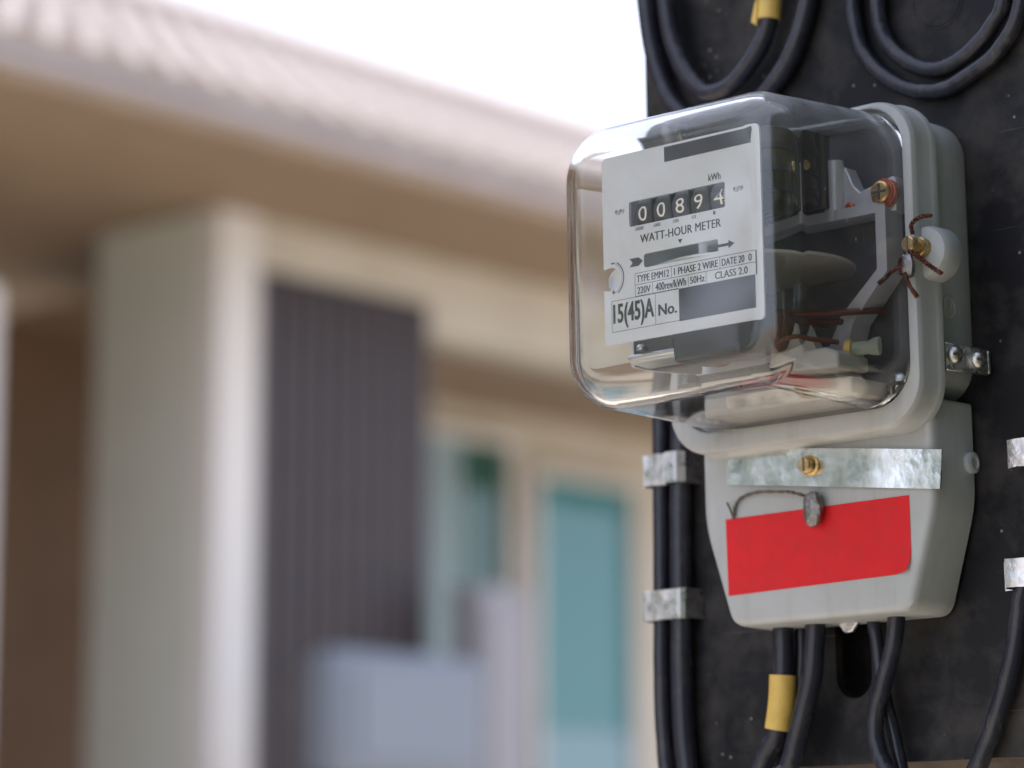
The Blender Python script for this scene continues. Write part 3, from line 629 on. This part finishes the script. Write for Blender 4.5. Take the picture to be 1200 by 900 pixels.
# ------------------------------------------------------------------ cable clips
def strap(label, path, z0, z1, skew=0.0, th=0.9, seed=1):
    """bent sheet strap: path of (x, y) from above, extruded from z0 to z1"""
    rnd = random.Random(seed); g = MB(); n = len(path); v = []
    P = [Vector((x, y, 0)) for x, y in path]; off = []
    for i in range(n):
        T = (P[min(i+1, n-1)] - P[max(i-1, 0)]).normalized(); off.append(Vector((T.y, -T.x, 0)))
    rows = 4; 
    for k in range(rows+1):
        z = z0 + (z1-z0)*k/rows
        for q in (0, 1):
            for i in range(n):
                p = P[i] + off[i]*(th if q else 0) + off[i]*rnd.uniform(-0.12, 0.12)
                v.append((p.x + skew*(k/rows-0.5), p.y, z + rnd.uniform(-0.25, 0.25)*(k in (0, rows))))
    st = 2*n; f = []
    for k in range(rows):
        for i in range(n-1):
            a = k*st+i; f.append((a, a+1, a+1+st, a+st)); f.append((a+n, a+n+st, a+n+1+st, a+n+1))
        a = k*st; f.append((a, a+st, a+n+st, a+n)); a = k*st+n-1; f.append((a, a+n, a+n+st, a+st))
    for i in range(n-1):
        f.append((i, i+n, i+n+1, i+1)); a = rows*st+i; f.append((a, a+1, a+n+1, a+n))
    g.add(v, f)
    return solo('cable_clip', g, 'clip_metal', label, 'cable clip', (path[0][0], path[0][1], z0), group='metal cable clips on the board', smooth=True)
strap('shiny double-humped metal clip on the cable pair, just below the clear cover', [(-114.2, 118), (-113.2, 110), (-110.8, 106.8), (-103.0, 106.4), (-100.4, 108.5), (-99.6, 112.5), (-98.8, 108.0), (-97.0, 105.4), (-90.5, 105.2), (-88.3, 107.5), (-87.8, 117.8)], -82.3, -68.0, 0, seed=2)
strap('bright boxy metal clip round the cable pair, left of the red sticker', [(-114.0, 117.9), (-113.5, 107.6), (-112.8, 106.6), (-105, 105.9), (-97.5, 105.5), (-90.0, 105.4), (-89.2, 106.2), (-88.6, 111), (-87.6, 117.8)], -144.0, -130.6, 0.3, seed=4)
strap('metal clip at the right edge of the photo, level with the red sticker', [(73.5, 117.4), (78.2, 117.2), (79.2, 110.0), (80.6, 107.0), (85.5, 106.4), (89.5, 107.0), (90.7, 110), (91.2, 117.4), (100, 117.4)], -144.4, -132.6, 0, seed=6)
strap('metal clip cut by the right edge of the photo, level with the aluminium strip', [(82.0, 113.6), (83.2, 109.0), (84.4, 107.0), (88.5, 106.4), (92.5, 107.0), (94, 110), (94.4, 117.4), (101, 117.4)], -95.0, -83.2, 0, seed=8)

# ------------------------------------------------------------------ house (metres)
hs = thing('house', 'blurred beige house with brown soffit and reddish grey tiled roof', 'house', (-5.5, 5.0, 0), mm=False)
def hb(name, m, *b, parent=None, bevel=0.0, label=None):
    g = MB(); g.box(*b); return part(name, g, m, parent or hs, smooth=False, bevel=bevel, label=label)
EX, EZ, RX, RZ = -3.98, 3.20, -6.40, 4.36
Y0, Y1 = -2.5, 12.0
# walls
hb('porch_wall', 'brown_wall', -5.7, -5.46, Y0, 4.45, 0, 3.03, label='brown recessed wall left of the pillar')
hb('back_wall', 'beige_wall', -5.75, -5.5, 4.455, Y1, 0, 3.03)
hb('pillar', 'sage_wall', -4.96, -4.56, 3.80, 3.924, 0, 3.165)
hb('corner_trim', 'white_trim', -4.56, -4.485, 3.79, 3.925, 0, 3.163)
hb('porch_post', 'white_trim', -4.62, -4.49, 2.7, 3.125, 0, 2.86)
hb('beam', 'beige_wall', -4.62, -4.50, 3.928, 4.548, 3.035, 3.164)
hb('beam', 'beige_wall', -4.62, -4.502, 4.55, Y1, 2.955, 3.163)
hb('dado', 'dark_slat', -5.5, -5.492, 5.0, 6.05, 0, 2.09)
hb('porch_ceiling', 'brown_soffit', -5.5, -4.62, 3.94, Y1, 3.031, 3.06)
hb('soffit', 'brown_soffit', -5.9, EX+0.02, Y0, Y1, 3.168, 3.19)
# dark slatted screen
scr = hb('screen_frame', 'dark_slat', -4.55, -4.512, 3.93, 4.545, 0.1, 3.03)
y = 3.932
while y < 4.51:
    g = MB(); g.box(-4.511, -4.488, y, y+0.046, 0.1, 3.028); part('slat', g, 'dark_slat', scr, smooth=False); y += 0.0625
# windows on the back wall
for (ya, yb, za, zb) in ((5.44, 5.96, 2.10, 2.94), (6.05, 6.58, 0.15, 2.86), (7.0, 7.5, 0.15, 2.85)):
    fr = MB(); t = 0.028
    for bx in ((ya, ya+t, za, zb), (yb-t, yb, za, zb), (ya+t, yb-t, za, za+t), (ya+t, yb-t, zb-t, zb)): fr.box(-5.498, -5.45, *bx)
    wd = part('window', fr, 'white_trim', hs, smooth=False)
    g = MB(); g.box(-5.49, -5.48, ya+t, yb-t, za+t, zb-t); part('pane', g, 'teal_glass' if za < 1 else 'dark_glass', wd, smooth=False)
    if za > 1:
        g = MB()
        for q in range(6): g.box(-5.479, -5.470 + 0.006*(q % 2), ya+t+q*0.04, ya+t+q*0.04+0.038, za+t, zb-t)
        part('painted_reflection', g, 'painted_reflection', wd, smooth=False)  # pale strips stand in for the reflection on the left of the glass
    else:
        g = MB(); g.box(-5.479, -5.474, ya+t, yb-t, za+t, 2.02); part('lower_reflection', g, 'painted_sky_reflection', wd, smooth=False)  # lighter sheet stands in for reflected sky on the lower glass
# roof
roof = MB(); roof.prism([(EX, EZ-0.01), (EX-0.02, EZ+0.05), (RX, RZ), (RX-2.6, EZ), (RX-2.5, EZ-0.01)], Y0, Y1)
rf = part('roof', roof, 'roof_tile', hs, smooth=False)
nrow = 16
sl_v = Vector((RX-EX, 0, RZ-EZ-0.05)); nrm = Vector((RZ-EZ, 0, EX-RX)).normalized()
per, npd, amp = 0.12, 6, 0.018
row_mesh = None
for k in range(nrow):
    if row_mesh is None:
        g = MB(); ny = int((Y1-Y0)/per*npd); v = []; f = []
        for i in range(ny+1):
            yy = Y0 + (Y1-Y0)*i/ny; hgt = amp*(0.5+0.5*math.cos(2*PI*i/npd))
            for (t, lift) in ((0.0, 0.0), (0.0, 0.034), (1.12, 0.006)):
                p = sl_v*(t/nrow) + nrm*(lift + hgt*(lift > 0) + 0.004); v.append((EX-0.02+p.x, yy, EZ+0.05+p.z))
        for i in range(ny):
            a = 3*i; f += [(a, a+3, a+4, a+1), (a+1, a+4, a+5, a+2)]
        g.add(v, f); o = part('tile_course', g, 'roof_tile', rf); row_mesh = o.data
    else:
        o = bpy.data.objects.new('tile_course', row_mesh); C.objects.link(o); o.parent = rf; o.location = sl_v*(k/nrow)
g = MB(); g.tube([(RX, Y0, RZ+0.03), (RX, Y1, RZ+0.03)], 0.09, 12, smooth=False); part('ridge_cap', g, 'roof_tile', rf)
hb('fascia', 'brown_soffit', EX-0.01, EX+0.012, Y0, Y1, 3.166, 3.205)

# outdoor unit on brackets before the dark screen, white box beside it
ac = thing('outdoor_unit', 'blurred pale blue-grey outdoor unit in front of the dark slatted screen', 'air conditioner', (-4.1, 3.9, 1.7), mm=False)
g = MB(); g.box(-4.06, -3.94, 3.68, 4.18, 1.74, 2.04); part('casing', g, 'pale_enamel', ac, bevel=0.03)
g = MB(); g.box(-3.941, -3.93, 3.74, 4.12, 1.79, 2.0); part('front_panel', g, 'pale_enamel', ac, bevel=0.004)
for k in range(2):
    g = MB(); g.box(-4.49, -3.95, 3.74+k*0.34, 3.78+k*0.34, 1.69, 1.735); part('bracket', g, 'black_grille', ac, smooth=False)
bx = thing('wall_box', 'blurred small whitish box left of the tall teal window', 'box', (-4.35, 4.6, 2.1), mm=False)
g = MB(); g.box(-4.42, -4.3, 4.54, 4.74, 1.2, 2.28); part('casing', g, 'white_enamel', bx, bevel=0.02)
g = MB(); g.box(-4.299, -4.29, 4.56, 4.71, 1.25, 2.22); part('door', g, 'white_enamel', bx, bevel=0.003)

# ------------------------------------------------------------------ unseen trees added behind the camera to darken reflections in the clear cover
mat('bark', (0.12, 0.09, 0.065), 0.9, noise=(20, (0.07, 0.05, 0.04), 0.35, 0.7), bump=(60, 0.6, 0.01))
mat('added_leaf', (0.055, 0.10, 0.028), 0.55, noise=(2.5, (0.09, 0.14, 0.035), 0.35, 0.7))
def make_added_tree():
    rnd = random.Random(11)
    t = thing('added_tree', None, 'tree', (0, 0, 0), 'added trees mirrored in the clear cover', mm=False)
    g = MB(); g.tube([(0, 0, -0.1), (0.03, 0.02, 0.8), (-0.04, 0.05, 1.8), (0.02, 0, 3.0), (0, 0, 3.9)], lambda q: 0.11*(1-0.8*q), 10)
    limbs = []
    for k in range(9):
        a = k*2.4; z = 0.9 + k*0.28; r = 1.15 - 0.05*k
        e = Vector((r*math.cos(a), r*math.sin(a), z + 0.7)); limbs.append(e)
        g.tube([(0, 0, z), (e.x*0.5, e.y*0.5, z+0.25), tuple(e)], lambda q: 0.045*(1-0.8*q), 7)
    part('trunk', g, 'bark', t)
    cl = limbs + [Vector((rnd.uniform(-1.1, 1.1), rnd.uniform(-1.1, 1.1), rnd.uniform(0.9, 4.3))) for _ in range(26)]
    g = MB()
    for c in cl:
        R = rnd.uniform(0.38, 0.62)
        for _ in range(120):
            d = Vector((rnd.gauss(0, 1), rnd.gauss(0, 1), rnd.gauss(0, 1))).normalized()*R*rnd.random()**0.4
            p = c + d; n1 = Vector((rnd.gauss(0, 1), rnd.gauss(0, 1), rnd.gauss(0, 1)+0.6)).normalized(); u = n1.orthogonal().normalized(); v2 = n1.cross(u)
            a, b = rnd.uniform(0.07, 0.12), rnd.uniform(0.03, 0.05)
            g.add([p-u*a, p-v2*b, p+u*a, p+v2*b], [(0, 1, 2, 3)])
    me_mb = g
    org, mm = ORI[t]; me = bpy.data.meshes.new('crown'); me.from_pydata(me_mb.v, [], me_mb.f); me.materials.append(MATS['added_leaf'])
    o = bpy.data.objects.new('crown', me); C.objects.link(o); o.parent = t
    return t
added_tree0 = make_added_tree()
spots = [(-5.4, -6.0, 1.2, 'added unseen tree behind the photographer, mirrored in the front of the clear cover'),
         (-7.4, -4.2, 1.2, 'added unseen tree to the far left of the photographer')]
for k, (x, y, sz, lb) in enumerate(spots):
    if k == 0: t = added_tree0
    else:
        t = added_tree0.copy(); C.objects.link(t)
        for ch in added_tree0.children:
            c = ch.copy(); C.objects.link(c); c.parent = t
    t.matrix_world = Matrix.Translation((x, y, 0)) @ Matrix.Rotation(k*1.3, 4, 'Z') @ Matrix.Scale(sz, 4)
    t['label'] = lb
# unseen leafy blocker added on the right to shade the meter's right-hand sides
rnd = random.Random(5)
hd = thing('added_hedge', 'unseen leafy mass added to shade the right of the meter', 'added_hedge', (1.6, 0.8, 0), mm=False)
g = MB()
for _ in range(20000):
    sx = rnd.random(); x = 1.16 + 0.6*sx**1.6; y = rnd.uniform(-2.2, 3.6); z = 4.0*rnd.random()**0.9
    p = Vector((x + 0.05*math.sin(y*3.1+z*2), y, z)); n1 = Vector((rnd.gauss(-0.7, 1), rnd.gauss(0, 1), rnd.gauss(0.4, 1))).normalized(); u = n1.orthogonal().normalized(); v2 = n1.cross(u)
    a, b = rnd.uniform(0.06, 0.10), rnd.uniform(0.03, 0.045)
    g.add([p-u*a, p-v2*b, p+u*a, p+v2*b], [(0, 1, 2, 3)])
me = bpy.data.meshes.new('added_foliage'); me.from_pydata([Vector(v)-Vector((1.6, 0.8, 0)) for v in g.v], [], g.f); me.materials.append(MATS['added_leaf'])
o = bpy.data.objects.new('added_foliage', me); C.objects.link(o); o.parent = hd
g = MB()
for k in range(7):
    y = -1.9 + k*0.9; g.tube([(1.6, y, -0.1), (1.63, y+0.04, 1.2), (1.58, y-0.05, 2.7)], lambda q: 0.03*(1-0.6*q), 7)
    part('added_stem', g, 'bark', hd); g = MB()
bpy.context.view_layer.update()
